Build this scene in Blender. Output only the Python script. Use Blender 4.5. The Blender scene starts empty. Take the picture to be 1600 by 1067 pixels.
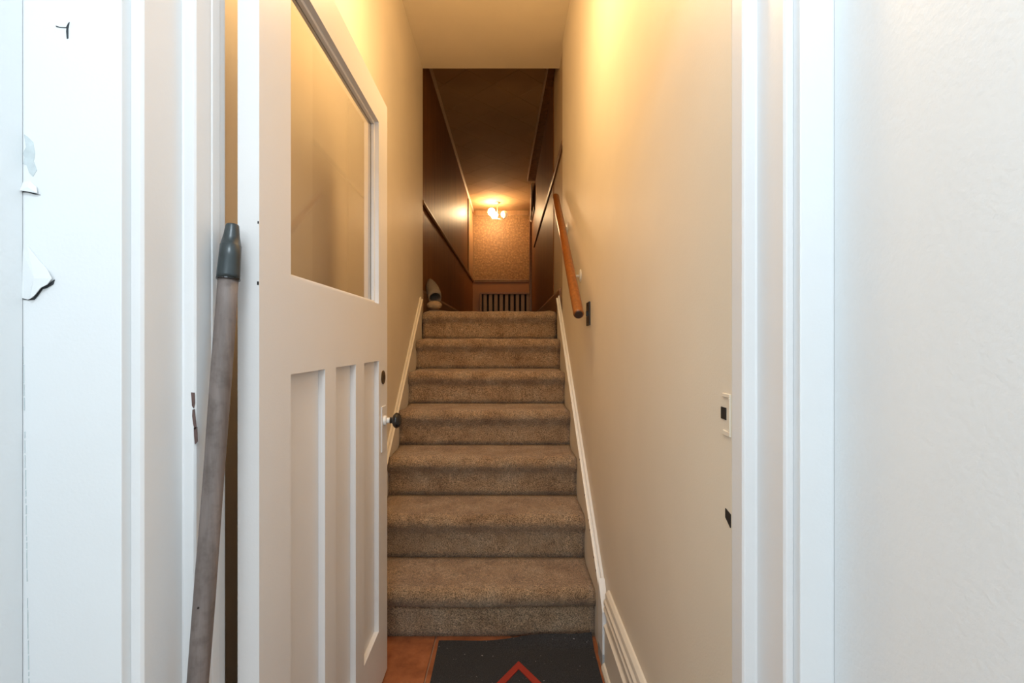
import bpy, bmesh, math, random
from mathutils import Vector, Matrix, noise as mnoise

random.seed(7)
S = bpy.context.scene
C = S.collection
R = math.radians

# ------------------------------------------------------------------ camera, world, lights, exposure
CAM_H = 1.18
F = 726.0
cam = bpy.data.cameras.new('camera')
cam.sensor_width = 36.0
cam.lens = 36.0 * F / 1600.0
cam.clip_start = 0.02
cam_o = bpy.data.objects.new('camera', cam)
cam_o.location = (0, 0, CAM_H)
cam_o.rotation_euler = (R(90), 0, 0)
C.objects.link(cam_o)
S.camera = cam_o

w = bpy.data.worlds.new('world')
S.world = w
w.use_nodes = True
w.node_tree.nodes['Background'].inputs[0].default_value = (0.75, 0.85, 1.0, 1)
w.node_tree.nodes['Background'].inputs[1].default_value = 0.05


def area(name, loc, rot, size, size_y, power, col):
    l = bpy.data.lights.new(name, 'AREA')
    l.shape = 'RECTANGLE'
    l.size, l.size_y = size, size_y
    l.energy = power
    l.color = col
    o = bpy.data.objects.new(name, l)
    o.location = loc
    o.rotation_euler = rot
    C.objects.link(o)
    return o


def point(name, loc, radius, power, col):
    l = bpy.data.lights.new(name, 'POINT')
    l.shadow_soft_size = radius
    l.energy = power
    l.color = col
    o = bpy.data.objects.new(name, l)
    o.location = loc
    C.objects.link(o)
    return o


# cool white ceiling lamp of the entry behind the camera
area('entry_light', (-0.08, -0.40, 2.50), (R(28), 0, 0), 0.5, 0.45, 11.5, (0.79, 0.92, 1.0))
area('entry_window_light', (-0.1, -2.3, 1.7), (R(86), 0, 0), 0.9, 1.2, 14.0, (0.79, 0.92, 1.0))  # added fill light to soften the lamp's falloff; no window here
# warm ceiling lamp of the stair hall, above the frame
point('stair_hall_light', (-0.14, 1.60, 2.56), 0.12, 20.0, (1.0, 0.69, 0.34))

S.view_settings.view_transform = 'Standard'
S.view_settings.look = 'None'
S.view_settings.gamma = 1.0
S.view_settings.use_curve_mapping = False
S.view_settings.exposure = 0.45


# ------------------------------------------------------------------ materials
def new_mat(name):
    m = bpy.data.materials.new(name)
    m.use_nodes = True
    nt = m.node_tree
    return m, nt, nt.nodes['Principled BSDF']


def coords(nt, scale=(1, 1, 1)):
    tc = nt.nodes.new('ShaderNodeTexCoord')
    mp = nt.nodes.new('ShaderNodeMapping')
    mp.inputs['Scale'].default_value = scale
    nt.links.new(tc.outputs['Object'], mp.inputs[0])
    return mp.outputs[0]


def noise_n(nt, vec, scale, detail=3, rough=0.5):
    n = nt.nodes.new('ShaderNodeTexNoise')
    n.inputs['Scale'].default_value = scale
    n.inputs['Detail'].default_value = detail
    n.inputs['Roughness'].default_value = rough
    nt.links.new(vec, n.inputs['Vector'])
    return n.outputs[0]


def ramp(nt, fac, stops):
    r = nt.nodes.new('ShaderNodeValToRGB')
    e = r.color_ramp.elements
    while len(e) < len(stops):
        e.new(0.5)
    for el, (p, c) in zip(e, stops):
        el.position = p
        el.color = (c[0], c[1], c[2], 1)
    nt.links.new(fac, r.inputs[0])
    return r.outputs[0]


def mix(nt, fac, a, b, mode='MIX'):
    n = nt.nodes.new('ShaderNodeMix')
    n.data_type = 'RGBA'
    n.blend_type = mode
    for sock, v in ((n.inputs[0], fac), (n.inputs[6], a), (n.inputs[7], b)):
        if isinstance(v, (int, float)):
            sock.default_value = v
        elif isinstance(v, tuple):
            sock.default_value = (v[0], v[1], v[2], 1)
        else:
            nt.links.new(v, sock)
    return n.outputs[2]


def bump(nt, b, h, strength, dist=0.002):
    n = nt.nodes.new('ShaderNodeBump')
    n.inputs['Strength'].default_value = strength
    n.inputs['Distance'].default_value = dist
    nt.links.new(h, n.inputs['Height'])
    nt.links.new(n.outputs[0], b.inputs['Normal'])


def paint(name, col, rough=0.5, var=0.05, bscale=160, bst=0.12, bdist=0.001):
    m, nt, b = new_mat(name)
    v = coords(nt)
    n1 = noise_n(nt, v, 2.3, 4)
    dark = tuple(c * (1 - var) for c in col)
    lite = tuple(min(1, c * (1 + var * 0.6)) for c in col)
    nt.links.new(ramp(nt, n1, [(0.3, dark), (0.7, lite)]), b.inputs['Base Color'])
    b.inputs['Roughness'].default_value = rough
    bump(nt, b, noise_n(nt, v, bscale, 3), bst, bdist)
    return m


def plain(name, col, rough=0.5, metal=0.0):
    m, nt, b = new_mat(name)
    v = coords(nt)
    n1 = noise_n(nt, v, 60, 3)
    nt.links.new(ramp(nt, n1, [(0.25, tuple(c * 0.85 for c in col)), (0.75, tuple(min(1, c * 1.1) for c in col))]), b.inputs['Base Color'])
    b.inputs['Roughness'].default_value = rough
    b.inputs['Metallic'].default_value = metal
    return m


def wood(name, c1, c2, axis='z', rough=0.35, freq=60, bst=0.15, spec=0.5):
    m, nt, b = new_mat(name)
    sc = {'x': (1.2, freq, freq), 'y': (freq, 1.2, freq), 'z': (freq, freq, 1.2)}[axis]
    v = coords(nt, sc)
    n1 = noise_n(nt, v, 1.0, 4, 0.6)
    nt.links.new(ramp(nt, n1, [(0.3, c1), (0.7, c2)]), b.inputs['Base Color'])
    b.inputs['Roughness'].default_value = rough
    b.inputs['Specular IOR Level'].default_value = spec
    bump(nt, b, n1, bst, 0.001)
    return m


M = {}
M['white'] = paint('white_gloss_paint', (0.82, 0.83, 0.835), 0.38, 0.03, 220, 0.15)
M['trim'] = paint('white_trim_paint', (0.83, 0.82, 0.815), 0.38, 0.04, 180, 0.18)
M['door'] = paint('door_paint', (0.80, 0.765, 0.745), 0.42, 0.03, 260, 0.15)
M['cream'] = paint('cream_wall_paint', (0.80, 0.705, 0.57), 0.5, 0.05, 240, 0.25)
M['tan'] = paint('tan_wall_paint', (0.56, 0.43, 0.29), 0.55, 0.05, 240, 0.2)  # cream wall colour darkened, the strip's shade put into the paint
M['ceil'] = paint('cream_ceiling_paint', (0.86, 0.74, 0.56), 0.7, 0.05, 220, 0.3)
M['rail_white'] = paint('skirting_paint', (0.80, 0.73, 0.63), 0.4, 0.05, 160, 0.2)
M['entry'] = paint('entry_wall_paint', (0.85, 0.865, 0.87), 0.45, 0.035, 130, 0.3, 0.0015)
M['dark_wood'] = wood('dark_panelling', (0.13, 0.047, 0.011), (0.26, 0.108, 0.030), 'z', 0.46, 22, 0.9, 0.14)
M['brown_trim'] = wood('brown_trim_wood', (0.16, 0.075, 0.03), (0.25, 0.125, 0.055), 'y', 0.4, 50)
M['pale_brown'] = wood('pale_brown_trim_wood', (0.27, 0.15, 0.065), (0.36, 0.21, 0.10), 'z', 0.4, 40)
M['crown'] = plain('crown_paint', (0.55, 0.40, 0.26), 0.45)
M['oak'] = wood('varnished_oak', (0.17, 0.052, 0.010), (0.30, 0.100, 0.020), 'z', 0.28, 70)
M['end_grain'] = plain('end_grain', (0.045, 0.02, 0.012), 0.5)
M['black'] = plain('black_glaze', (0.012, 0.010, 0.009), 0.18)
M['black_plate'] = plain('black_plate', (0.015, 0.014, 0.013), 0.35)
M['brass'] = plain('old_brass', (0.10, 0.065, 0.03), 0.35, 0.7)
M['white_metal'] = plain('white_metal', (0.82, 0.80, 0.76), 0.3)
M['tip'] = plain('grey_plastic', (0.03, 0.04, 0.043), 0.30)
M['gap'] = plain('dark_gap', (0.012, 0.007, 0.004), 0.8)
M['slat'] = plain('slat_paint', (0.27, 0.19, 0.13), 0.5)
M['chip'] = plain('bare_brown_wood', (0.13, 0.075, 0.065), 0.7)
M['crack'] = plain('dark_crack', (0.03, 0.035, 0.04), 0.8)
M['bare'] = plain('bare_plaster', (0.60, 0.65, 0.66), 0.8)
M['grey_patch'] = plain('grey_filler', (0.40, 0.41, 0.43), 0.7)
M['grout'] = plain('grout', (0.42, 0.27, 0.19), 0.8)
M['valance'] = plain('pale_cloth', (0.62, 0.52, 0.42), 0.8)
M['chrome'] = plain('brushed_steel', (0.42, 0.36, 0.28), 0.3, 0.8)


def carpet_mat():
    m, nt, b = new_mat('carpet_pile')
    v = coords(nt)
    big = noise_n(nt, v, 9, 4, 0.6)
    fine = noise_n(nt, v, 230, 3, 0.8)
    mid = noise_n(nt, v, 55, 4, 0.7)
    base = ramp(nt, big, [(0.3, (0.30, 0.182, 0.100)), (0.5, (0.42, 0.278, 0.165)), (0.72, (0.475, 0.345, 0.228))])
    spk = ramp(nt, fine, [(0.36, (0.22, 0.22, 0.22)), (0.64, (1.6, 1.57, 1.53))])
    col = mix(nt, 1.0, base, spk, 'MULTIPLY')
    spk2 = ramp(nt, mid, [(0.3, (0.75, 0.75, 0.75)), (0.7, (1.15, 1.15, 1.15))])
    col = mix(nt, 1.0, col, spk2, 'MULTIPLY')
    nt.links.new(col, b.inputs['Base Color'])
    b.inputs['Roughness'].default_value = 0.95
    b.inputs['Specular IOR Level'].default_value = 0.1
    b.inputs['Sheen Weight'].default_value = 0.25
    b.inputs['Sheen Roughness'].default_value = 0.5
    ad = nt.nodes.new('ShaderNodeMath')
    nt.links.new(fine, ad.inputs[0])
    nt.links.new(mid, ad.inputs[1])
    bump(nt, b, ad.outputs[0], 0.9, 0.006)
    return m


M['carpet'] = carpet_mat()


def mat_mat():
    m, nt, b = new_mat('black_rubber_mat')
    v = coords(nt)
    f = noise_n(nt, v, 330, 2, 0.7)
    s = noise_n(nt, v, 95, 1, 0.5)
    c = ramp(nt, f, [(0.35, (0.008, 0.008, 0.010)), (0.7, (0.045, 0.045, 0.05))])
    sp = ramp(nt, s, [(0.735, (0, 0, 0)), (0.77, (1, 1, 1))])
    nt.links.new(mix(nt, sp, c, (0.22, 0.2, 0.2)), b.inputs['Base Color'])
    b.inputs['Roughness'].default_value = 0.9
    bump(nt, b, f, 0.7, 0.003)
    return m


M['mat'] = mat_mat()
M['red'] = paint('red_print', (0.34, 0.028, 0.014), 0.8, 0.2, 300, 0.6, 0.002)


def tile_mat():
    m, nt, b = new_mat('terracotta_tile')
    v = coords(nt)
    n = noise_n(nt, v, 14, 5, 0.65)
    nt.links.new(ramp(nt, n, [(0.3, (0.20, 0.062, 0.024)), (0.55, (0.34, 0.115, 0.046)), (0.75, (0.43, 0.165, 0.075))]), b.inputs['Base Color'])
    b.inputs['Roughness'].default_value = 0.45
    bump(nt, b, n, 0.2, 0.002)
    return m


M['tile'] = tile_mat()


def wallpaper():
    m, nt, b = new_mat('patterned_wallpaper')
    v = coords(nt)
    vo = nt.nodes.new('ShaderNodeTexVoronoi')
    vo.inputs['Scale'].default_value = 26
    nt.links.new(v, vo.inputs['Vector'])
    n = noise_n(nt, v, 38, 3, 0.6)
    c = ramp(nt, n, [(0.36, (0.22, 0.115, 0.042)), (0.64, (0.34, 0.20, 0.085))])
    c2 = ramp(nt, vo.outputs['Distance'], [(0.1, (1.2, 1.15, 1.05)), (0.55, (0.75, 0.72, 0.68))])
    nt.links.new(mix(nt, 0.8, c, c2, 'MULTIPLY'), b.inputs['Base Color'])
    b.inputs['Roughness'].default_value = 0.6
    return m


M['wallpaper'] = wallpaper()
M['lower_brown'] = paint('brown_dado', (0.27, 0.115, 0.035), 0.45, 0.12, 50, 0.2)
M['ceil_tile'] = paint('ceiling_tile', (0.42, 0.265, 0.13), 0.85, 0.10, 60, 0.3)
M['ceil_tile'].node_tree.nodes['Principled BSDF'].inputs['Specular IOR Level'].default_value = 0.15


def pole_mat():
    m, nt, b = new_mat('weathered_pole_wood')
    v = coords(nt, (60, 60, 5))
    n = noise_n(nt, v, 1.0, 4, 0.65)
    v2 = coords(nt)
    n2 = noise_n(nt, v2, 40, 3, 0.6)
    c = ramp(nt, n, [(0.3, (0.13, 0.100, 0.088)), (0.7, (0.225, 0.18, 0.162))])
    d = ramp(nt, n2, [(0.30, (0.72, 0.70, 0.68)), (0.5, (1, 1, 1))])
    nt.links.new(mix(nt, 1.0, c, d, 'MULTIPLY'), b.inputs['Base Color'])
    b.inputs['Roughness'].default_value = 0.6
    return m


M['pole'] = pole_mat()


def glass_mat():
    m, nt, b = new_mat('door_glass')
    b.inputs['Base Color'].default_value = (0.97, 0.96, 0.93, 1)
    b.inputs['Roughness'].default_value = 0.03
    b.inputs['Transmission Weight'].default_value = 1.0
    b.inputs['IOR'].default_value = 1.45
    return m


M['glass'] = glass_mat()


def glow(name, col, strength):
    m, nt, b = new_mat(name)
    b.inputs['Base Color'].default_value = (0.9, 0.85, 0.75, 1)
    b.inputs['Emission Color'].default_value = (*col, 1)
    b.inputs['Emission Strength'].default_value = strength
    b.inputs['Roughness'].default_value = 0.3
    return m


M['globe_lit'] = glow('lit_opal_glass', (1.0, 0.68, 0.36), 115.0)
M['globe_dim'] = glow('dim_opal_glass', (1.0, 0.62, 0.28), 0.25)


def felt(name, c):
    m, nt, b = new_mat(name)
    v = coords(nt)
    n = noise_n(nt, v, 220, 3, 0.7)
    nt.links.new(ramp(nt, n, [(0.3, tuple(x * 0.7 for x in c)), (0.7, tuple(x * 1.2 for x in c))]), b.inputs['Base Color'])
    b.inputs['Roughness'].default_value = 0.95
    bump(nt, b, n, 0.8, 0.004)
    return m


M['felt'] = felt('grey_fleece', (0.25, 0.20, 0.16))
M['fluff'] = felt('pale_fluff', (0.42, 0.30, 0.19))


# ------------------------------------------------------------------ mesh helpers
def tag(o, label=None, cat=None, group=None, kind=None):
    if label:
        o['label'] = label
    if cat:
        o['category'] = cat
    if group:
        o['group'] = group
    if kind:
        o['kind'] = kind
    return o


def obj(name, bm, mat, parent=None, smooth=False, bevel=0.0, seg=2):
    me = bpy.data.meshes.new(name)
    bmesh.ops.recalc_face_normals(bm, faces=bm.faces)
    bm.to_mesh(me)
    bm.free()
    me.materials.append(mat)
    if smooth:
        for p in me.polygons:
            p.use_smooth = True
    o = bpy.data.objects.new(name, me)
    C.objects.link(o)
    if parent:
        o.parent = parent
    if bevel:
        md = o.modifiers.new('bevel', 'BEVEL')
        md.width = bevel
        md.segments = seg
        md.limit_method = 'ANGLE'
        md.angle_limit = R(35)
    return o


def empty(name, loc, rz=0.0):
    o = bpy.data.objects.new(name, None)
    o.location = loc
    o.rotation_euler = (0, 0, rz)
    o.empty_display_size = 0.05
    C.objects.link(o)
    return o


def box(bm, x0, x1, y0, y1, z0, z1):
    vs = [bm.verts.new((x, y, z)) for z in (z0, z1) for x, y in ((x0, y0), (x1, y0), (x1, y1), (x0, y1))]
    for f in ((0, 1, 2, 3), (4, 5, 6, 7), (0, 1, 5, 4), (1, 2, 6, 5), (2, 3, 7, 6), (3, 0, 4, 7)):
        bm.faces.new([vs[i] for i in f])
    return vs


def prism(bm, pts, a, b):
    """pts: list of 3D points (one end ring) ; offset vector a..b given as callables or vectors"""
    A = [bm.verts.new(Vector(p) + Vector(a)) for p in pts]
    B = [bm.verts.new(Vector(p) + Vector(b)) for p in pts]
    n = len(pts)
    bm.faces.new(A)
    bm.faces.new(B)
    for i in range(n):
        bm.faces.new((A[i], A[(i + 1) % n], B[(i + 1) % n], B[i]))


def plan(bm, pts, z0, z1):
    prism(bm, [(x, y, 0) for x, y in pts], (0, 0, z0), (0, 0, z1))


def ring_sweep(bm, rings, close_ends=True):
    prev = None
    first = None
    for rg in rings:
        vs = [bm.verts.new(p) for p in rg]
        if prev:
            n = len(vs)
            for i in range(n):
                bm.faces.new((prev[i], prev[(i + 1) % n], vs[(i + 1) % n], vs[i]))
        else:
            first = vs
        prev = vs
    if close_ends:
        bm.faces.new(first)
        bm.faces.new(prev)


def tube(bm, path, radii, n=20):
    """tube along a list of points with radius list"""
    rings = []
    P = [Vector(p) for p in path]
    for i, p in enumerate(P):
        d = (P[min(i + 1, len(P) - 1)] - P[max(i - 1, 0)]).normalized()
        up = Vector((1, 0, 0)) if abs(d.x) < 0.9 else Vector((0, 0, 1))
        u = d.cross(up).normalized()
        v = d.cross(u).normalized()
        r = radii[i] if isinstance(radii, (list, tuple)) else radii
        rings.append([p + r * (math.cos(t) * u + math.sin(t) * v) for t in [2 * math.pi * k / n for k in range(n)]])
    ring_sweep(bm, rings)


def lathe(bm, prof, origin, axis, n=24):
    """prof: (distance along axis, radius)"""
    a = Vector(axis).normalized()
    o = Vector(origin)
    tube_rings = []
    up = Vector((0, 0, 1)) if abs(a.z) < 0.9 else Vector((1, 0, 0))
    u = a.cross(up).normalized()
    v = a.cross(u).normalized()
    for d, r in prof:
        r = max(r, 0.0004)
        tube_rings.append([o + a * d + r * (math.cos(t) * u + math.sin(t) * v) for t in [2 * math.pi * k / n for k in range(n)]])
    ring_sweep(bm, tube_rings)


def struct(name, bm, mat, label=None, bevel=0.0, parent=None, seg=2):
    o = obj(name, bm, mat, parent, bevel=bevel, seg=seg)
    if not parent:
        o['kind'] = 'structure'
        if label:
            o['label'] = label
    return o


def B():
    return bmesh.new()


# ------------------------------------------------------------------ key dimensions
HALL_CEIL = 3.20
ZS = 3.44            # where the low hall ceiling ends
LAND = 1.40          # landing level
RISE, RUN, Z1, NST = 0.20, 0.25, 1.86, 7
UP_CEIL = CAM_H + 2.24
YF = 7.95            # far wall
XCL, XCR = -0.672, 0.352


def xl(y):            # hall wall, left
    return -0.648 - 0.015 * (y - 2.6)


def xr(y):            # hall wall, right
    return 0.3495 - 0.008 * (y - 1.86)


# ------------------------------------------------------------------ entry (near room)
bm = B()
box(bm, -0.80, 0.60, -3.00, 0.78, -0.12, -0.012)
struct('floor_entry', bm, M['grout'], 'entry floor slab in front of the doorway')
bm = B()
box(bm, -0.80, 0.60, -3.00, 0.70, 2.60, 2.70)
struct('ceiling_entry', bm, M['white'], 'white ceiling over the entry')
bm = B()
box(bm, -0.80, 0.60, -3.10, -3.00, -0.12, 2.60)
struct('wall_back', bm, M['white'], 'wall behind the viewer')
bm = B()
box(bm, -0.78, -0.647, -3.00, 0.614, -0.012, 2.60)
struct('wall_entry_left', bm, M['entry'], 'white entry side wall at the left edge of the photo')
bm = B()
box(bm, 0.438, 0.58, -3.00, 0.631, -0.012, 2.60)
struct('wall_entry_right', bm, M['entry'], 'white entry side wall filling the right of the photo')

# front wall, left piece (with the peeling paint) and right piece
bm = B()
box(bm, -0.78, -0.517, 0.615, 0.781, -0.012, 2.02)
wfl = struct('wall_front_left', bm, M['white'], 'white painted wall strip with peeling paint left of the doorway', 0.0015)
bm = B()
plan(bm, [(0.392, 0.632), (0.58, 0.632), (0.58, 0.757), (0.392, 0.757)], -0.012, 2.02)
struct('wall_front_right', bm, M['white'], 'white painted wall strip right of the doorway', 0.0015)
bm = B()
box(bm, -0.78, 0.58, 0.70, 0.757, 2.02, HALL_CEIL + 0.05)
struct('wall_front_top', bm, M['white'], 'wall above the doorway')

# door frame jambs, stepped in plan
bm = B()
plan(bm, [(-0.517, 0.630), (-0.5045, 0.630), (-0.5015, 0.634), (-0.5015, 0.7065), (-0.4995, 0.7075), (-0.4845, 0.7065), (-0.482, 0.710),
          (-0.482, 0.742), (-0.4832, 0.7435), (-0.4832, 0.7455), (-0.4812, 0.747), (-0.4812, 0.766), (-0.4822, 0.767), (-0.4822, 0.781), (-0.517, 0.781)], 0.0, 2.02)
jl = struct('trim_1', bm, M['trim'], 'white stepped door jamb on the left, hinge side', 0.0012)
bm = B()
plan(bm, [(0.392, 0.647), (0.3815, 0.6455), (0.379, 0.650), (0.379, 0.7185), (0.3767, 0.7195), (0.3595, 0.718), (0.357, 0.722), (0.357, 0.7545), (0.392, 0.7545)], 0.0, 2.02)
jr = struct('trim_2', bm, M['trim'], 'white stepped door jamb on the right, latch side', 0.0012)
bm = B()
box(bm, -0.4805, 0.3565, 0.705, 0.757, 2.02 - 0.012, 2.0195)
struct('trim_3', bm, M['trim'], 'door frame head above the doorway')


# peeling paint on the wall strip
def poly_flat(pts_px, y, t):
    """outline given as photo positions on the wall plane y, real thickness t"""
    b = B()
    pts = [((px - 800) * y / F, CAM_H - (py - 533.5) * y / F) for px, py in pts_px]
    prism(b, [(x, 0, z) for x, z in pts], (0, y - t, 0), (0, y + 0.0006, 0))
    return b


yw = 0.615


def flap(outline, lift_idx, lift, mat, name):
    """curling paint flake: outline lifted toward the room at some corners"""
    b = B()
    fr, bk = [], []
    for i, (px, py) in enumerate(outline):
        l = lift if i in lift_idx else 0.0004
        x, z = (px - 800) * yw / F, CAM_H - (py - 533.5) * yw / F
        fr.append(b.verts.new((x, yw - l - 0.0008, z)))
        bk.append(b.verts.new((x, yw - l, z)))
    n = len(outline)
    cx = sum(v.co.x for v in fr) / n
    cz = sum(v.co.z for v in fr) / n
    cy = yw - 0.0035
    cf, cb = b.verts.new((cx, cy - 0.0008, cz)), b.verts.new((cx, cy, cz))
    for i in range(n):
        j = (i + 1) % n
        b.faces.new((fr[i], fr[j], cf))
        b.faces.new((bk[j], bk[i], cb))
        b.faces.new((fr[i], bk[i], bk[j], fr[j]))
    return obj(name, b, mat, wfl, smooth=False)


flap([(37, 392), (44, 384), (58, 402), (74, 420), (86, 436), (79, 445), (69, 450), (60, 461), (53, 467), (45, 468), (36, 466)], (4, 5, 6, 7, 8), 0.004, M['white'], 'paint_flake')
obj('crack_line', poly_flat([(36.5, 465), (45, 466.5), (53, 465.5), (62, 455), (68, 447.5), (78, 443), (86, 437), (84, 444), (74, 450), (67, 452), (60, 462), (54, 468.5), (45, 469), (36.5, 467.5)], yw, 0.0012), M['crack'], wfl)
flap([(37, 285), (48, 283), (58, 292), (62, 303), (50, 301), (36, 299)], (3, 4, 5), 0.003, M['white'], 'paint_flake')
obj('crack_line', poly_flat([(36, 298.5), (44, 299), (54, 302), (64, 304.5), (54, 303.8), (44, 301), (36, 300.3)], yw, 0.0009), M['crack'], wfl)
obj('crack_line', poly_flat([(88, 40.5), (94, 42.5), (104, 43), (107, 37), (109, 35), (107, 45), (107, 60), (105, 61), (104, 50), (104.5, 44), (94, 43.5), (88, 42)], yw, 0.0008), M['crack'], wfl)
obj('bare_patch', poly_flat([(38, 210), (44, 214), (52, 222), (55, 240), (53, 252), (58, 266), (52, 276), (46, 270), (42, 258), (36, 256), (39, 246), (36, 240), (41, 230)], yw, 0.0005), M['bare'], wfl)
# split paint along the inside corner
b = B()
rnd = random.Random(3)
py = 320
while py < 1060:
    L = rnd.uniform(6, 30)
    if rnd.random() < (0.35 if py < 540 else 0.92):
        x0 = 36.5 + max(0, (py - 540)) / 520.0 * 8.5
        wd = 0.5 if py < 540 else rnd.uniform(0.7, 1.6)
        xa, xb = (x0 - 800) * yw / F, (x0 + wd - 800) * yw / F
        za, zb = CAM_H - (py - 533.5) * yw / F, CAM_H - (py + L - 533.5) * yw / F
        box(b, xa, xb, yw - 0.0006, yw + 0.0005, zb, za)
    py += L + rnd.uniform(0.5, 4)
o = obj('corner_crack', b, M['bare'], wfl)
o['kind'] = 'stuff'

# knocked-off paint on the hinge-side jamb
yj = 0.7067


def jamb_chip(pts):
    return poly_flat(pts, yj, 0.0006)


obj('paint_chip', jamb_chip([(298.8, 613), (304, 613.5), (304.5, 630), (302.8, 638), (300.2, 634), (299.5, 622)]), M['chip'], jl)
obj('paint_chip', jamb_chip([(301, 640), (304, 639), (305.5, 655), (307, 668), (304.5, 672), (302, 662), (300.5, 650)]), M['chip'], jl)
obj('paint_chip', jamb_chip([(303, 668), (308, 667), (308.6, 690), (305, 694), (303.6, 682)]), M['chip'], jl)

# ------------------------------------------------------------------ stair hall shell
bm = B()
box(bm, -0.80, 0.50, 0.782, 4.0, -0.12, -0.010)
fl = struct('floor', bm, M['grout'], 'grouted floor under the terracotta tiles')
# terracotta tiles, laid one by one
TS = 0.305
tile_rows_y = [0.79 + i * TS for i in range(4)]
for i in range(-2, 3):
    x0 = -0.3035 + i * TS
    for j in range(-3, 4):
        y0 = 1.60 - 0.02 + j * TS
        xa, xb = max(x0 + 0.002, -0.618), min(x0 + TS - 0.003, 0.333)
        ya, yb = max(y0 + 0.002, 0.80), min(y0 + TS - 0.003, 1.93)
        if xb - xa < 0.02 or yb - ya < 0.02:
            continue
        b = B()
        box(b, xa, xb, ya, yb, -0.010, 0.0 - random.uniform(0, 0.0008))
        obj('tile', b, M['tile'], fl, bevel=0.0015, seg=1)

bm = B()
plan(bm, [(xl(0.782), 0.782), (xl(ZS), ZS), (-0.80, ZS), (-0.80, 0.782)], -0.010, HALL_CEIL + 0.05)
struct('wall_left', bm, M['cream'], 'cream plaster wall of the stair hall, left', 0.002)
bm = B()
plan(bm, [(xr(0.757), 0.7575), (xr(3.13), 3.13), (0.50, 3.13), (0.50, 0.7575)], -0.010, HALL_CEIL)
wr = struct('wall_right', bm, M['cream'], 'cream plaster wall of the stair hall, right', 0.002)
bm = B()
plan(bm, [(-0.80, 0.757), (0.50, 0.757), (0.50, ZS), (-0.80, ZS)], HALL_CEIL, UP_CEIL + 0.08)
struct('ceiling', bm, M['ceil'], 'low cream ceiling of the stair hall, its far edge over the stairs', 0.002)

# latch plates let into the jamb side of the right wall
sx = xr(0.77)


def wall_plate(y0, y1, z0, z1, t, mat, name, parent):
    b = B()
    box(b, sx - t, sx + 0.0005, y0, y1, z0, z1)
    return obj(name, b, mat, parent, bevel=0.0005, seg=1)


zs0, zs1 = CAM_H - 0.157, CAM_H - 0.087
b = B()
for a in ((0.7605, 0.788, zs1 - 0.006, zs1), (0.7605, 0.786, zs0, zs0 + 0.008), (0.7605, 0.766, zs0 + 0.008, zs1 - 0.006)):
    box(b, sx - 0.0022, sx + 0.0005, a[0], a[1], a[2], a[3])
sp = obj('strike_plate', b, M['cream'], wr, bevel=0.0006, seg=1)
b = B()
box(b, sx - 0.0014, sx + 0.0005, 0.776, 0.794, CAM_H - 0.131, CAM_H - 0.111)
obj('latch_hole', b, M['gap'], wr)
b = B()
prism(b, [(0, 0.760, CAM_H - 0.283), (0, 0.778, CAM_H - 0.279), (0, 0.778, CAM_H - 0.294), (0, 0.760, CAM_H - 0.305)], (sx - 0.0014, 0, 0), (sx + 0.0005, 0, 0))
obj('latch_hole', b, M['gap'], wr)


# ------------------------------------------------------------------ carpeted staircase
st = empty('staircase', (0, Z1, 0))
tag(st, 'straight staircase of seven steps covered in worn brown carpet, climbing to the landing', 'staircase')


def step_profile(k):
    z0, zt, y0 = (k - 1) * RISE, k * RISE, Z1 + (k - 1) * RUN
    ov, rr = 0.028, 0.036
    p = [(y0, z0), (y0 + 0.002, z0 + 0.03), (y0 + 0.003, z0 + 0.07), (y0 + 0.002, zt - 0.098), (y0 - 0.001, zt - 0.084), (y0 - 0.010, zt - 0.072)]
    if k == 1:
        p[3:] = [(y0 + 0.003, zt - 0.085), (y0 + 0.004, zt - 0.072), (y0 + 0.001, zt - 0.066), (y0 - 0.014, zt - 0.066)]
    cy, cz = y0 - ov + rr, zt - rr
    for t in range(0, 9):
        a = R(-48 + t * (90 + 48) / 8.0)
        p.append((cy - rr * math.cos(a), cz + rr * math.sin(a)))
    for t in (0.12, 0.25, 0.4, 0.55, 0.7, 0.85, 1.0):
        p.append((cy + (y0 + RUN - cy) * t, zt - 0.003 * math.sin(t * 3.14)))
    return p, z0, y0


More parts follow.
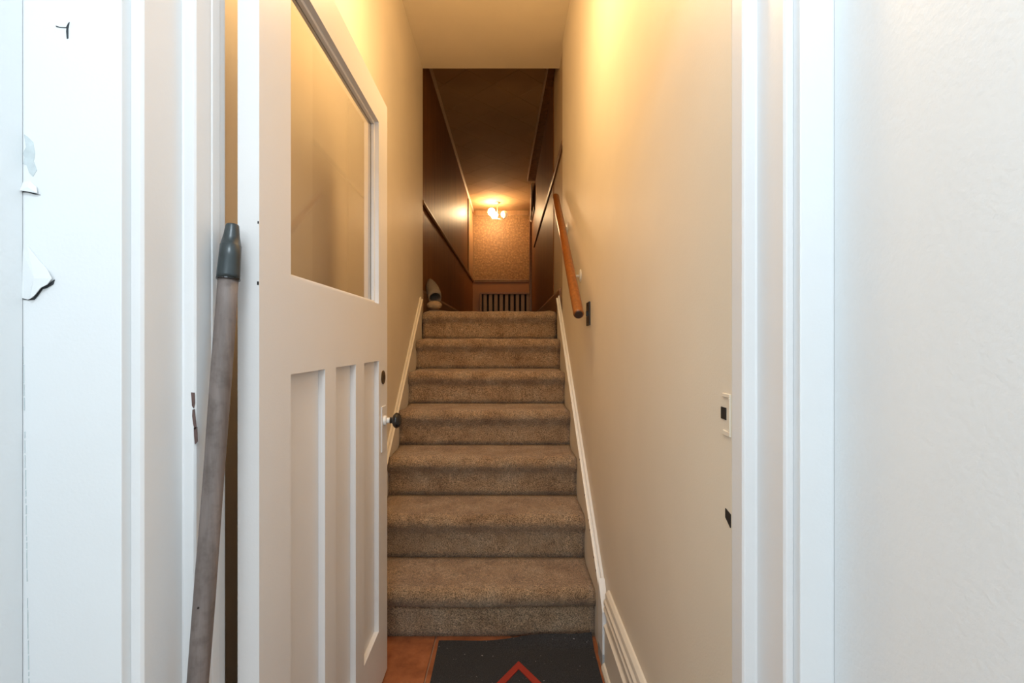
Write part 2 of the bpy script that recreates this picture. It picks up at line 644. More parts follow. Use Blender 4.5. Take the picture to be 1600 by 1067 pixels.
NX = 44
for k in range(1, NST + 1):
    prof, z0, y0 = step_profile(k)
    b = B()
    grid = []
    for i in range(NX + 1):
        t = i / NX
        row = []
        for q, (py_, pz_) in enumerate(prof):
            xa, xb = xl(py_) + 0.0145, xr(py_) - 0.0175
            x = xa + (xb - xa) * t
            # carpet pulls round at the ends of every tread
            e = min(t, 1 - t) * (xb - xa)
            fall = math.exp(-(e / 0.018) ** 2)
            free = 0 if (q == 0 or q == len(prof) - 1) else 1
            n1 = mnoise.noise(Vector((x * 7, py_ * 9 + k * 3.1, pz_ * 9)))
            n2 = mnoise.noise(Vector((x * 24, py_ * 24 + k * 5.7, pz_ * 24)))
            up = pz_ - (z0 + 0.1)
            d = free * (0.0045 * n1 + 0.0022 * n2)
            sag = 0.004 * math.sin(t * 3.14) if q in range(4, 12) else 0
            if k == 1 and 4 <= q <= 8:
                sag += 0.012 * math.exp(-((t - 0.42) / 0.3) ** 2) * 0.6
            zz = pz_ + d - sag - (fall * 0.012 if up > 0.02 and free else 0)
            yy = py_ - d * 0.8 + (fall * 0.008 if free and q < 15 else 0)
            row.append(b.verts.new((x, yy - Z1, zz)))
        # back/bottom closing points
        yb = y0 + RUN
        row.append(b.verts.new((xl(yb) + 0.0145 + (xr(yb) - 0.0175 - xl(yb) - 0.0145) * t, yb - Z1, z0)))
        grid.append(row)
    for i in range(NX):
        for q in range(len(grid[0])):
            q2 = (q + 1) % len(grid[0])
            b.faces.new((grid[i][q], grid[i + 1][q], grid[i + 1][q2], grid[i][q2]))
    b.faces.new(grid[0])
    b.faces.new(list(reversed(grid[-1])))
    o = obj('carpeted_step', b, M['carpet'], st, smooth=True)
    if k == 1:
        o['label'] = 'bottom step with the carpet tucked in a fold under its nosing'

# skirting boards beside the stairs (stringers)


def stringer(side, line, y_start, y_end, end_drop):
    """line(y) gives top height; board between wall and carpet with a rounded cap moulding"""
    N = 14
    board, cap = B(), B()
    rb, rc, rc2 = [], [], []
    for i in range(N + 1):
        y = y_start + (y_end - y_start) * i / N
        zt = line(y)
        wallx = xl(y) if side < 0 else xr(y)
        s = -side                     # direction away from the wall
        wx = wallx + s * 0.0006
        th = 0.0135 if side < 0 else 0.0165
        zb = zt - 0.40 if y > Z1 - 0.05 else 0.0
        zb = max(0.0, zb)
        rb.append([(wx, y, zb), (wx + s * th, y, zb), (wx + s * th, y, zt - 0.012), (wx, y, zt - 0.012)])
        cw = 0.022 if side < 0 else 0.024
        # two-ridged cap
        pr = [(0, -0.014), (cw * 0.85, -0.014), (cw, -0.009), (cw, -0.002), (cw * 0.72, 0.0), (cw * 0.60, -0.003), (cw * 0.48, 0.001), (cw * 0.42, 0.012), (cw * 0.2, 0.016), (0, 0.015)]
        rc.append([(wx + s * a, y, zt + c) for a, c in pr])
    ring_sweep(board, rb)
    ring_sweep(cap, rc)
    return board, cap


lineR = lambda y: CAM_H + 0.307 - 0.012 + 0.797 * (y - 3.28)
lineL = lambda y: CAM_H - 0.377 - 0.012 + 0.91 * (y - 2.559)
bd, cp = stringer(1, lineR, 1.755, 3.30, True)
o = struct('baseboard_right_stair', bd, M['rail_white'], 'cream stair skirting board on the right of the carpet')
obj('cap_moulding', cp, M['trim'], o)
b = B()
xe = xr(1.72)
prism(b, [(0, 1.672, 0.052), (0, 1.672, 0.205), (0, 1.7545, 0.288), (0, 1.7545, 0.052)], (xe - 0.0255, 0, 0), (xe - 0.0008, 0, 0))
obj('end_block', b, M['trim'], o, bevel=0.002)
b = B()
box(b, xe - 0.0257, xe - 0.0008, 1.6715, 1.7545, 0.0, 0.0515)
q = obj('end_block', b, M['grey_patch'], o, bevel=0.001)
q['label'] = 'bare grey foot of the end block'
# paint chips along the right cap
for yy in (1.80, 1.84, 1.93, 1.965, 2.06, 2.21, 2.5):
    b = B()
    z = lineR(yy) - 0.006
    x = xr(yy) - 0.0245
    box(b, x - 0.0006, x + 0.0006, yy, yy + 0.012, z - 0.003, z + 0.005)
    obj('paint_chip', b, M['chip'], o)
bd, cp = stringer(-1, lineL, 2.32, 3.32, True)
o = struct('baseboard_left_stair', bd, M['rail_white'], 'cream stair skirting board on the left of the carpet')
obj('cap_moulding', cp, M['rail_white'], o)

# tall moulded baseboard on the right, beside the mat
b = B()
prof = [(0.0, 0.0), (0.030, 0.0), (0.030, 0.012), (0.024, 0.022), (0.018, 0.026), (0.018, 0.148), (0.021, 0.152), (0.021, 0.160), (0.014, 0.165),
        (0.012, 0.168), (0.012, 0.205), (0.020, 0.212), (0.022, 0.220), (0.018, 0.226), (0.016, 0.230), (0.021, 0.238), (0.021, 0.248), (0.016, 0.254), (0.014, 0.258), (0.016, 0.266), (0.014, 0.276), (0.006, 0.285), (0.0, 0.286)]
rings = []
for y in (0.80, 1.2, 1.6705):
    rings.append([(xr(y) - 0.0006 - a, y, c) for a, c in prof])
ring_sweep(b, rings)
struct('baseboard_right', b, M['rail_white'], 'tall moulded cream baseboard on the right wall beside the mat')

# ------------------------------------------------------------------ upper corridor
bm = B()
box(bm, -0.80, 0.50, Z1 + NST * RUN - 0.0 + 0.001, YF, LAND - 0.16, LAND - 0.004)
struct('floor_landing', bm, M['carpet'], 'carpeted landing floor at the head of the stairs')
bm = B()
box(bm, -0.80, XCL, ZS + 0.001, YF, LAND - 0.16, UP_CEIL + 0.05)
wcl = struct('wall_landing_left', bm, M['dark_wood'], 'dark glossy wood panelled corridor wall, left')
bm = B()
box(bm, XCR, 0.50, 3.131, 3.90, LAND - 0.16, HALL_CEIL - 0.0)
plan(bm, [(XCR, ZS + 0.001), (0.50, ZS + 0.001), (0.50, 3.90), (XCR, 3.90)], HALL_CEIL, UP_CEIL + 0.05)
struct('wall_landing_right', bm, M['tan'], 'narrow cream strip of corridor wall beyond the hall wall, right')


def xcr(y):
    return 0.3465 - 0.0105 * (y - 3.9)


bm = B()
plan(bm, [(xcr(3.9), 3.901), (xcr(YF), YF), (0.50, YF), (0.50, 3.901)], LAND - 0.16, UP_CEIL + 0.05)
struct('wall_landing_far_right', bm, M['dark_wood'], 'dark glossy wood panelled corridor wall, right')
bm = B()
box(bm, -0.80, 0.50, YF, YF + 0.12, LAND - 0.16, UP_CEIL + 0.05)
wf = struct('wall_far', bm, M['lower_brown'], 'far corridor wall, brown below the rail')
b = B()
box(b, XCL + 0.004, xcr(YF) - 0.004, YF - 0.004, YF - 0.0002, CAM_H + 1.06, UP_CEIL - 0.075)
obj('wallpaper', b, M['wallpaper'], wf)

bm = B()
plan(bm, [(-0.80, ZS + 0.001), (-0.69, ZS + 0.001), (-0.69, 3.9), (0.40, 3.9), (0.40, 3.132), (0.50, 3.132), (0.50, 4.0), (-0.80, 4.0)], -0.010, LAND - 0.161)
struct('wall_under_landing', bm, M['cream'], 'wall closing the space under the landing')

# corridor ceiling with tiles set on the diagonal
bm = B()
box(bm, -0.80, 0.50, ZS + 0.001, YF + 0.12, UP_CEIL + 0.05, UP_CEIL + 0.13)
uc = struct('ceiling_landing', bm, M['gap'], 'dark corridor ceiling of diagonal tiles')


def clip(poly, nx, ny, d):
    out = []
    for i in range(len(poly)):
        a, c = poly[i], poly[(i + 1) % len(poly)]
        da, dc = a[0] * nx + a[1] * ny - d, c[0] * nx + c[1] * ny - d
        if da <= 0:
            out.append(a)
        if (da < 0) != (dc < 0) and abs(da - dc) > 1e-9:
            t = da / (da - dc)
            out.append((a[0] + (c[0] - a[0]) * t, a[1] + (c[1] - a[1]) * t))
    return out


TD = 0.43
hx = TD / 2 - 0.003
for i in range(-3, 4):
    for j in range(0, 26):
        cx = -0.16 + i * TD / 2
        cy = 3.4 + j * TD / 2
        if (i + j) % 2:
            continue
        p = [(cx - hx, cy), (cx, cy - hx), (cx + hx, cy), (cx, cy + hx)]
        for nx, ny, d in ((1, 0, 0.345), (-1, 0, 0.670), (0, 1, YF - 0.002), (0, -1, -(ZS + 0.003))):
            p = clip(p, nx, ny, d)
            if len(p) < 3:
                break
        if len(p) < 3:
            continue
        b = B()
        plan(b, p, UP_CEIL, UP_CEIL + 0.05)
        obj('ceiling_tile', b, M['ceil_tile'], uc)


def moulding(name, pts, y0, y1, mat, label, xf=None):
    """run a small (away-from-wall, height) profile along the corridor"""
    b = B()
    n = 6
    ring_sweep(b, [[(xf(y0 + (y1 - y0) * i / n) + a, y0 + (y1 - y0) * i / n, c) for a, c in pts] for i in range(n + 1)])
    return struct(name, b, mat, label)


cw = lambda s: [(0, UP_CEIL - 0.034), (s * 0.006, UP_CEIL - 0.034), (s * 0.014, UP_CEIL - 0.020), (s * 0.020, UP_CEIL - 0.001), (0, UP_CEIL - 0.001)]
moulding('trim_4', cw(1), ZS + 0.01, YF - 0.001, M['crown'], 'pale crown moulding along the left corridor ceiling', lambda y: XCL + 0.0005)
rl = lambda s, z: [(0, z - 0.02), (s * 0.012, z - 0.02), (s * 0.018, z - 0.004), (s * 0.018, z + 0.010), (s * 0.010, z + 0.018), (0, z + 0.02)]
moulding('trim_5', rl(1, CAM_H + 1.035), ZS + 0.01, YF - 0.001, M['brown_trim'], 'brown chair rail along the left corridor wall', lambda y: XCL + 0.0005)
moulding('trim_6', rl(-1, CAM_H + 1.345), 3.14, 6.55, M['brown_trim'], 'brown chair rail along the right corridor wall',
         lambda y: min(XCR, xcr(y) if y > 3.9 else XCR) - 0.0005)
bbp = lambda s: [(0, LAND), (s * 0.014, LAND), (s * 0.014, LAND + 0.145), (s * 0.006, LAND + 0.165), (0, LAND + 0.166)]
moulding('baseboard_left', bbp(1), ZS + 0.01, YF - 0.02, M['brown_trim'], 'brown baseboard on the left of the corridor', lambda y: XCL + 0.0005)
moulding('baseboard_landing_right', bbp(-1), 3.30, YF - 0.02, M['brown_trim'], 'brown baseboard on the right of the corridor',
         lambda y: (xcr(y) if y > 3.9 else XCR - 0.0055 * (y - 3.3) / 0.6) - 0.0005)

# far wall mouldings
b = B()
box(b, XCL + 0.02, xcr(YF) - 0.02, YF - 0.020, YF - 0.0045, CAM_H + 1.020, CAM_H + 1.045)
box(b, XCL + 0.02, xcr(YF) - 0.02, YF - 0.028, YF - 0.0045, CAM_H + 1.046, CAM_H + 1.062)
struct('trim_7', b, M['pale_brown'], 'chair rail across the far wall', 0.003)
b = B()
prism(b, [(0, YF - 0.0045, UP_CEIL - 0.085), (0, YF - 0.018, UP_CEIL - 0.085), (0, YF - 0.020, UP_CEIL - 0.068), (0, YF - 0.012, UP_CEIL - 0.060), (0, YF - 0.010, UP_CEIL - 0.012), (0, YF - 0.010, UP_CEIL - 0.002), (0, YF - 0.0045, UP_CEIL - 0.002)],
      (XCL + 0.05, 0, 0), (xcr(YF) - 0.02, 0, 0))
struct('trim_8', b, M['pale_brown'], 'crown moulding across the far wall')
# pale upright board closing the left corridor wall at its far end
b = B()
box(b, XCL + 0.0005, XCL + 0.016, 7.05, 7.17, CAM_H + 1.06, UP_CEIL - 0.072)
box(b, XCL + 0.0005, XCL + 0.010, 7.171, YF - 0.03, CAM_H + 1.06, UP_CEIL - 0.072)
struct('trim_9', b, M['pale_brown'], 'pale brown upright casing at the far end of the left corridor wall', 0.002)
# dropped boxing with a pale edge along the right of the ceiling
b = B()


def xd(y):
    return 0.300 - 0.0285 * (y - 3.5)


plan(b, [(xd(3.5), 3.5), (xd(6.35), 6.35), (0.330, 6.35), (0.345, 3.9), (0.345, 3.5)], UP_CEIL - 0.045, UP_CEIL - 0.0005)
bx = struct('trim_10', b, M['dark_wood'], 'dark boxing under the ceiling on the right of the corridor')
b = B()
ring_sweep(b, [[(xd(y) - 0.010, y, UP_CEIL - 0.05), (xd(y) - 0.001, y, UP_CEIL - 0.05), (xd(y) - 0.001, y, UP_CEIL - 0.001), (xd(y) - 0.012, y, UP_CEIL - 0.001)] for y in (3.5, 4.5, 5.5, 6.35)])
obj('edge_moulding', b, M['crown'], bx)

# dark upright casing near the far end of the right wall
b = B()
xa = xcr(7.3)
box(b, xa - 0.038, xa - 0.0005, 7.24, 7.34, LAND, CAM_H + 2.05)
struct('trim_11', b, M['brown_trim'], 'dark upright door casing near the far end of the right corridor wall', 0.003)

# scalloped valance with dark backing high on the right wall
va = empty('valance', (0.30, 6.6, CAM_H + 2.1))
tag(va, 'small pale scalloped valance on a dark board, high on the right corridor wall', 'valance')
b = B()
prism(b, [(0.300, 6.42, 0), (0.312, 6.42, 0), (0.312, 7.20, 0), (0.300, 7.20, 0)], (0, 0, CAM_H + 1.83), (0, 0, CAM_H + 2.19))
o = obj('backing_board', b, M['dark_wood'], None)
o.parent = va
o.matrix_parent_inverse = Matrix.Translation(-Vector(va.location))
b = B()
cols = []
NV = 60
for i in range(NV + 1):
    t = i / NV
    y = 6.40 + 0.82 * t
    x = 0.270 + 0.022 * t + 0.010 * math.sin(t * 6 * 2 * math.pi)
    zb = CAM_H + 1.92 - 0.035 * abs(math.sin(t * 4 * math.pi)) - 0.05 * t
    cols.append([b.verts.new((x, y, CAM_H + 2.185)), b.verts.new((x + 0.004, y, CAM_H + 2.185)), b.verts.new((x + 0.004, y, zb)), b.verts.new((x, y, zb))])
for i in range(NV):
    for q in range(4):
        b.faces.new((cols[i][q], cols[i + 1][q], cols[i + 1][(q + 1) % 4], cols[i][(q + 1) % 4]))
b.faces.new(cols[0])
b.faces.new(cols[-1])
o = obj('scalloped_cloth', b, M['valance'], None, smooth=True)
o.parent = va
o.matrix_parent_inverse = Matrix.Translation(-Vector(va.location))

# slatted grille low on the far wall
GX0, GX1 = (750 - 800) * YF / F, (833 - 800) * YF / F
gr = empty('wall_grille', ((GX0 + GX1) / 2, YF - 0.03, LAND))
tag(gr, 'wide grille of upright grey-brown slats low on the far corridor wall', 'grille')
gw = GX1 - GX0
top = CAM_H + 0.835 - LAND
b = B()
box(b, -gw / 2, gw / 2, -0.03, 0.029, top - 0.028, top)
box(b, -gw / 2, -gw / 2 + 0.035, -0.03, 0.029, 0.0, top - 0.0285)
box(b, gw / 2 - 0.022, gw / 2, -0.03, 0.029, 0.0, top - 0.0285)
box(b, -gw / 2 + 0.036, gw / 2 - 0.023, -0.03, 0.029, 0.0, 0.03)
obj('frame', b, M['brown_trim'], gr, bevel=0.002)
b = B()
box(b, -gw / 2 + 0.036, gw / 2 - 0.023, 0.020, 0.0285, 0.031, top - 0.029)
obj('dark_back', b, M['gap'], gr)
me = None
for i in range(9):
    x = -gw / 2 + 0.036 + 0.027 + i * 0.0915 + 0.028
    if me is None:
        b = B()
        box(b, -0.029, 0.029, -0.016, 0.004, 0.031, top - 0.0288)
        s0 = obj('slat', b, M['slat'], gr, bevel=0.003)
        me = s0.data
        s0.location.x = x
    else:
        s = s0.copy()
        C.objects.link(s)
        s.parent = gr
        s.location.x = x

# ------------------------------------------------------------------ chandelier
ch = empty('ceiling_lamp', (-0.237, 7.49, UP_CEIL))
tag(ch, 'small ceiling lamp with three opal globes hanging at the far end of the corridor', 'lamp')
b = B()
lathe(b, [(0.0, 0.0), (0.0, 0.045), (0.008, 0.048), (0.018, 0.035), (0.024, 0.008)], (0, 0, -0.001), (0, 0, -1))
obj('canopy', b, M['chrome'], ch, smooth=True)
b = B()
tube(b, [(0, 0, -0.02), (0, 0, -0.275)], 0.006, 10)
lathe(b, [(0, 0.0), (0.0, 0.014), (0.02, 0.018), (0.035, 0.008), (0.04, 0.0)], (0, 0, -0.245), (0, 0, -1), 14)
obj('stem', b, M['chrome'], ch, smooth=True)
G = [((-0.093, 0.00, -0.150), 'globe_lit', 0.058), ((-0.045, -0.10, -0.232), 'globe_lit', 0.054), ((0.115, 0.0, -0.190), 'globe_dim', 0.058)]
for (gx, gy, gz), mt, r in G:
    b = B()
    zz = gz - r - 0.012
    tube(b, [(0, 0, -0.262), (gx * 0.5, gy * 0.5, -0.270), (gx * 0.9, gy * 0.9, min(zz - 0.006, -0.262)), (gx, gy, zz)], 0.005, 8)
    lathe(b, [(0, 0.0), (0, 0.012), (0.010, 0.02), (0.013, 0.0)], (gx, gy, zz), (0, 0, 1), 14)
    a_ = obj('arm', b, M['chrome'], ch, smooth=True)
    b = B()
    bmesh.ops.create_uvsphere(b, u_segments=24, v_segments=16, radius=r, matrix=Matrix.Translation((gx, gy, gz)))
    o = obj('globe', b, M[mt], a_, smooth=True)
    o['label'] = 'glowing opal globe' if mt == 'globe_lit' else 'dim unlit opal globe'

# ------------------------------------------------------------------ the open door
DT = 0.036
DW, DB, DTOP = 0.865, 0.02, CAM_H + 0.83
dr = empty('door_1', (-0.4271, 0.785, 0.0), math.atan2(0.9998, -0.0187))
dr['kind'] = 'structure'
dr['label'] = 'open white door with a glass upper half and three tall sunken panels below'
GZ0, GZ1 = CAM_H + 0.125, CAM_H + 0.727
PZ0, PZ1 = CAM_H - 0.962, CAM_H - 0.064
U = [0.117, 0.290, 0.360, 0.514, 0.592, 0.755]
b = B()
us = [0.0] + U + [DW]


def solid(u0, u1, z0, z1):
    box(b, u0, u1, 0, DT, z0, z1)


# built as one welded grid of blocks: stiles, rails, mullions
solid(0, U[0], DB, DTOP)
solid(U[5], DW, DB, DTOP)
solid(U[0], U[5], GZ1, DTOP)
solid(U[0], U[5], PZ1, GZ0)
solid(U[0], U[5], DB, PZ0)
solid(U[1], U[2], PZ0, PZ1)
solid(U[3], U[4], PZ0, PZ1)
obj('door_frame', b, M['door'], dr)
for a, c in ((U[0], U[1]), (U[2], U[3]), (U[4], U[5])):
    b = B()
    box(b, a + 0.0004, c - 0.0004, 0.0152, DT - 0.0152, PZ0 + 0.0004, PZ1 - 0.0004)
    obj('door_panel', b, M['door'], dr)
b = B()
box(b, U[0] + 0.001, U[5] - 0.001, 0.0240, 0.0268, GZ0 + 0.001, GZ1 - 0.001)
obj('glass_pane', b, M['glass'], dr)
# glazing beads
b = B()
bw = 0.010
for u0, u1, z0, z1 in ((U[0], U[5], GZ0, GZ0 + bw), (U[0], U[5], GZ1 - bw, GZ1), (U[0], U[0] + bw, GZ0 + bw, GZ1 - bw), (U[5] - bw, U[5], GZ0 + bw, GZ1 - bw)):
    box(b, u0 + 0.0003, u1 - 0.0003, 0.013, 0.0237, z0 + 0.0003, z1 - 0.0003)
    box(b, u0 + 0.0003, u1 - 0.0003, 0.0271, 0.035, z0 + 0.0003, z1 - 0.0003)
obj('glazing_bead', b, M['door'], dr, bevel=0.001, seg=1)
# lock furniture, on the side facing the stairs (local -y)
kz = CAM_H - 0.271
ku = 0.810
b = B()
box(b, 0.782, 0.838, -0.0035, 0.0, kz - 0.105, kz + 0.050)
lp = obj('lock_plate', b, M['door'], dr, bevel=0.0015)
lp['label'] = 'lock plate painted over in white'
b = B()
lathe(b, [(0.0, 0.0), (0.0, 0.0165), (0.008, 0.0165), (0.0095, 0.012), (0.0098, 0.0)], (ku, -0.0036, kz), (0, -1, 0))
obj('rosette', b, M['white_metal'], dr, smooth=False)
b = B()
lathe(b, [(0.0, 0.0), (0.0, 0.0095), (0.010, 0.0095), (0.0102, 0.0)], (ku, -0.0136, kz), (0, -1, 0))
obj('knob_neck', b, M['white_metal'], dr)
b = B()
kp = [(0.0, 0.0), (0.0, 0.011), (0.006, 0.010), (0.009, 0.013), (0.012, 0.020), (0.016, 0.0245), (0.0205, 0.0265), (0.0225, 0.0268), (0.0245, 0.0262), (0.030, 0.0235), (0.0345, 0.018), (0.0375, 0.010), (0.0385, 0.0)]
lathe(b, kp, (ku, -0.0240, kz), (0, -1, 0), 32)
obj('door_knob', b, M['black'], dr, smooth=True)['label'] = 'black glazed door knob'
b = B()
lathe(b, [(0.0, 0.0), (0.0, 0.0235), (0.003, 0.0235), (0.0042, 0.021), (0.0043, 0.0)], (0.806, 0.0005, CAM_H - 0.1226), (0, -1, 0))
dl = obj('deadbolt_cylinder', b, M['brass'], dr)
dl['label'] = 'dark brass deadbolt cylinder'
b = B()
box(b, 0.805, 0.807, -0.0045, -0.0040, CAM_H - 0.130, CAM_H - 0.115)
obj('keyhole', b, M['gap'], dl)
# dark paint chips on the hinge edge
for z, s in ((CAM_H + 0.201, 0.0022), (CAM_H + 0.0985, 0.003)):
    b = B()
    box(b, -0.0005, 0.0006, 0.0005, 0.0005 + s, z - s, z + s)
    obj('paint_chip', b, M['gap'], dr)

# ------------------------------------------------------------------ handrail and switch on the right wall
hr = empty('handrail', (xr(1.95), 1.95, CAM_H + 0.114))
tag(hr, 'round varnished wooden handrail on white brackets, right wall of the stairs', 'handrail')
hl = Vector(hr.location)
A = Vector((0.278, 1.935, CAM_H + 0.112))
Bp = Vector((0.2965, 3.16, CAM_H + 0.988))
d = (Bp - A).normalized()
rr = 0.0222
b = B()
tube(b, [A - hl, A + d * 0.002 - hl, A + d * 0.006 - hl, Bp - d * 0.008 - hl, Bp - d * 0.002 - hl, Bp - hl], [rr - 0.004, rr - 0.001, rr, rr, rr - 0.002, rr - 0.006], 28)
obj('rail', b, M['oak'], hr, smooth=True)
b = B()
tube(b, [A - d * 0.0012 - hl, A - d * 0.0001 - hl], [rr - 0.006, rr - 0.0045], 24)
obj('rail_end', b, M['end_grain'], hr)['label'] = 'dark lower end of the rail'
for yb, pz in ((2.34, 431), (2.86, 357)):
    t = (yb - A.y) / (Bp.y - A.y)
    c = A + (Bp - A) * t
    wz = CAM_H - (pz - 533.5) * yb / F
    wx = xr(yb) - 0.0005
    b = B()
    lathe(b, [(0.0, 0.0), (0.0, 0.033), (0.003, 0.033), (0.006, 0.026), (0.008, 0.010), (0.0085, 0.0)], Vector((wx, yb, wz)) - hl, (-1, 0, 0), 24)
    pl = obj('wall_plate', b, M['white_metal'], hr, smooth=False)
    b = B()
    tube(b, [Vector((wx - 0.008, yb, wz)) - hl, Vector((wx - 0.028, yb, wz)) - hl, Vector((c.x + 0.012, yb, c.z - 0.030)) - hl, Vector((c.x, yb, c.z - rr * 1.22)) - hl], [0.007, 0.007, 0.007, 0.008], 12)
    pl.parent = obj('bracket', b, M['white_metal'], hr, smooth=True)

sw = empty('light_switch', (xr(2.1), 2.1, CAM_H + 0.125))
tag(sw, 'black rectangular switch plate on the right wall below the handrail', 'switch')
b = B()
box(b, -0.006, -0.0005, -0.043, 0.043, -0.053, 0.053)
swp = obj('plate', b, M['black_plate'], sw, bevel=0.002)
b = B()
box(b, -0.013, -0.0062, -0.006, 0.006, -0.010, 0.012)
obj('toggle', b, M['black'], swp, bevel=0.001)
for z in (-0.038, 0.038):
    b = B()
    lathe(b, [(0, 0), (0, 0.004), (0.001, 0.003), (0.0012, 0)], (-0.0061, 0, z), (-1, 0, 0), 10)
    obj('screw', b, M['brass'], swp)

# ------------------------------------------------------------------ doormat
dm = empty('doormat', (0.03, 1.40, 0.0))
tag(dm, 'black ribbed doormat with a red diamond outline at the foot of the stairs', 'mat')
MX0, MX1, MY0, MY1 = -0.268, 0.312, 0.93, 1.832


def mat_h(x, y):
    h = 0.0012
    t = (y - 1.765) / (MY1 - 1.765)
    if t > 0:
        s = max(0.0, (x - MX0) / (MX1 - MX0))
        h += (0.042 * s ** 1.4 + 0.002) * t ** 1.5
    return h + 0.0012 * (1 + mnoise.noise(Vector((x * 9, y * 9, 0))))


def mat_edge(x):
    return MY1 - 0.008 + 0.0 * x


b = B()
nx, ny = 34, 54
topv, botv = [], []
for i in range(nx + 1):
    rt, rb_ = [], []
    for j in range(ny + 1):
        s, t = i / nx, j / ny
        x = MX0 + (MX1 - MX0) * s - 0.018 * t * (1 - s)
        y = MY0 + (MY1 - 0.004 - MY0) * t
        # back edge wavy
        if t > 0.9:
            y += (t - 0.9) * 10 * (0.005 * math.sin(x * 17) - 0.003)
        y = min(y - 0.012 * (1 - s) * t, 1.828)
        h = mat_h(x, y)
        rt.append(b.verts.new((x - 0.03, y - 1.40, h + 0.007)))
        rb_.append(b.verts.new((x - 0.03, y - 1.40, h)))
    topv.append(rt)
    botv.append(rb_)
for i in range(nx):
    for j in range(ny):
        b.faces.new((topv[i][j], topv[i + 1][j], topv[i + 1][j + 1], topv[i][j + 1]))
        b.faces.new((botv[i][j], botv[i][j + 1], botv[i + 1][j + 1], botv[i + 1][j]))
for i in range(nx):
    b.faces.new((topv[i][0], botv[i][0], botv[i + 1][0], topv[i + 1][0]))
    b.faces.new((topv[i][ny], topv[i + 1][ny], botv[i + 1][ny], botv[i][ny]))
for j in range(ny):
    b.faces.new((topv[0][j], topv[0][j + 1], botv[0][j + 1], botv[0][j]))
    b.faces.new((topv[nx][j], botv[nx][j], botv[nx][j + 1], topv[nx][j + 1]))
obj('pile', b, M['mat'], dm, smooth=False)
b = B()
dc = (0.024, 1.393)
ho, hi = (0.215, 0.305), (0.180, 0.265)


def dia(h, z):
    return [b.verts.new((dc[0] - 0.03 + sx_ * h[0], dc[1] - 1.40 + sy_ * h[1], z)) for sx_, sy_ in ((0, 1), (1, 0), (0, -1), (-1, 0))]


zt_ = 0.0128
O1, I1, O0, I0 = dia(ho, zt_), dia(hi, zt_), dia(ho, zt_ - 0.004), dia(hi, zt_ - 0.004)
for i in range(4):
    j = (i + 1) % 4
    b.faces.new((O1[i], O1[j], I1[j], I1[i]))
    b.faces.new((O0[i], I0[i], I0[j], O0[j]))
    b.faces.new((O1[i], O0[i], O0[j], O1[j]))
    b.faces.new((I1[i], I1[j], I0[j], I0[i]))
obj('red_diamond', b, M['red'], dm)['label'] = 'red diamond outline'

# ------------------------------------------------------------------ pole leaning in the doorway
foot = Vector((-0.4725, 0.607, -0.0115))
ptop = Vector((-0.4546, 0.745, CAM_H + 0.105))
po = empty('broom_handle', foot)
tag(po, 'weathered grey-brown wooden pole with a dark plastic tip leaning in the doorway', 'pole')
ax = (ptop - foot)
L = ax.length
ax.normalize()
n = 24
b = B()
path, rad = [], []
for i in range(n + 1):
    t = i / n
    bow = 0.004 * math.sin(t * math.pi)
    path.append(ax * (L * t) + Vector((bow, -bow * 0.5, 0)))
    rad.append(0.0132 + 0.0016 * t + 0.0003 * math.sin(t * 23))
path[0].z = max(path[0].z, 0.003)
tube(b, path, rad, 22)
obj('shaft', b, M['pole'], po, smooth=True)
b = B()
prof = [(-0.004, 0.0152), (-0.004, 0.0166), (0.002, 0.0168), (0.030, 0.0158), (0.050, 0.0154), (0.0505, 0.0148), (0.066, 0.0118), (0.083, 0.0098), (0.085, 0.0088), (0.0855, 0.0)]
lathe(b, prof, ax * L, ax, 26)
obj('plastic_tip', b, M['tip'], po, smooth=True)['label'] = 'dark grey tapered plastic tip'
b = B()
lathe(b, [(-0.0062, 0.0153), (-0.0062, 0.0170), (-0.0042, 0.0172), (-0.0041, 0.0153)], ax * L, ax, 26)
obj('tip_rim', b, M['black'], po)
for i, (t, a) in enumerate(((0.53, -1.2), (0.46, -1.9), (0.62, -1.5))):
    b = B()
    p = ax * (L * t) + Vector((0.004 * math.sin(t * math.pi), -0.002 * math.sin(t * math.pi), 0))
    q = p + Vector((math.cos(a), math.sin(a), 0)) * 0.0146
    bmesh.ops.create_uvsphere(b, u_segments=8, v_segments=6, radius=0.0016, matrix=Matrix.Translation(q))
    obj('knot', b, M['gap'], po)

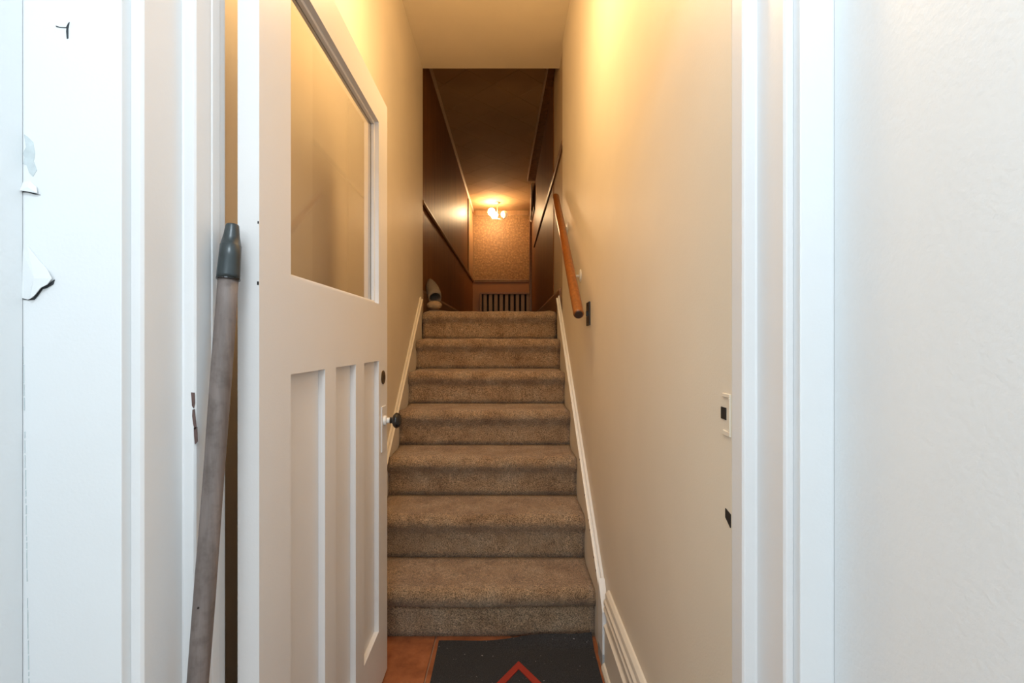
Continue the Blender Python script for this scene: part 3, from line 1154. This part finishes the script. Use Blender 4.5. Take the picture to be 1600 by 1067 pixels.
# ------------------------------------------------------------------ slipper standing on the landing
sl = empty('slipper', (-0.585, 3.55, LAND))
tag(sl, 'grey fleece slipper with pale fluffy lining on the landing against the left wall', 'slipper')
s0 = Vector(sl.location)
b = B()
ctr = [Vector((-0.580, 3.50, 1.505)), Vector((-0.590, 3.53, 1.535)), Vector((-0.608, 3.57, 1.572)), Vector((-0.628, 3.61, 1.615)), Vector((-0.645, 3.64, 1.655))]
ro = [0.053, 0.056, 0.053, 0.042, 0.022]
ri = [0.045, 0.046, 0.042, 0.030, 0.010]
NS = 24


def srings(cs, rs):
    out = []
    for i, c in enumerate(cs):
        dd = (cs[min(i + 1, len(cs) - 1)] - cs[max(i - 1, 0)]).normalized()
        u = dd.cross(Vector((0, 0, 1))).normalized()
        v = u.cross(dd).normalized()
        out.append([c - s0 + rs[i] * (math.cos(t) * u * 0.92 + math.sin(t) * v * 1.1) for t in [2 * math.pi * q / NS for q in range(NS)]])
    return out


oo, ii = srings(ctr, ro), srings(ctr, ri)
ring_sweep(b, list(reversed(oo)) + ii)
obj('upper', b, M['felt'], sl, smooth=True)
b = B()
tube(b, [Vector((-0.580, 3.470, LAND + 0.008)) - s0, Vector((-0.583, 3.50, LAND + 0.010)) - s0, Vector((-0.592, 3.55, LAND + 0.013)) - s0, Vector((-0.605, 3.62, LAND + 0.03)) - s0], [0.008, 0.010, 0.010, 0.008], 14)
b2 = B()
bmesh.ops.create_icosphere(b2, subdivisions=2, radius=1.0)
for v in b2.verts:
    v.co = Vector((v.co.x * 0.055, v.co.y * 0.10, v.co.z * 0.012)) + Vector((-0.590, 3.57, LAND + 0.0125)) - s0
b.free()
obj('sole', b2, M['felt'], sl, smooth=True)
b = B()
bmesh.ops.create_icosphere(b, subdivisions=4, radius=1.0)
for v in b.verts:
    nn = 1 + 0.10 * mnoise.noise(v.co * 5) + 0.05 * mnoise.noise(v.co * 14)
    v.co = Vector((v.co.x * 0.056 * nn, v.co.y * 0.045 * nn, v.co.z * 0.034 * nn)) + Vector((-0.583, 3.495, LAND + 0.052)) - s0
obj('fluffy_lining', b, M['fluff'], sl, smooth=True)['label'] = 'pale fluffy lining'
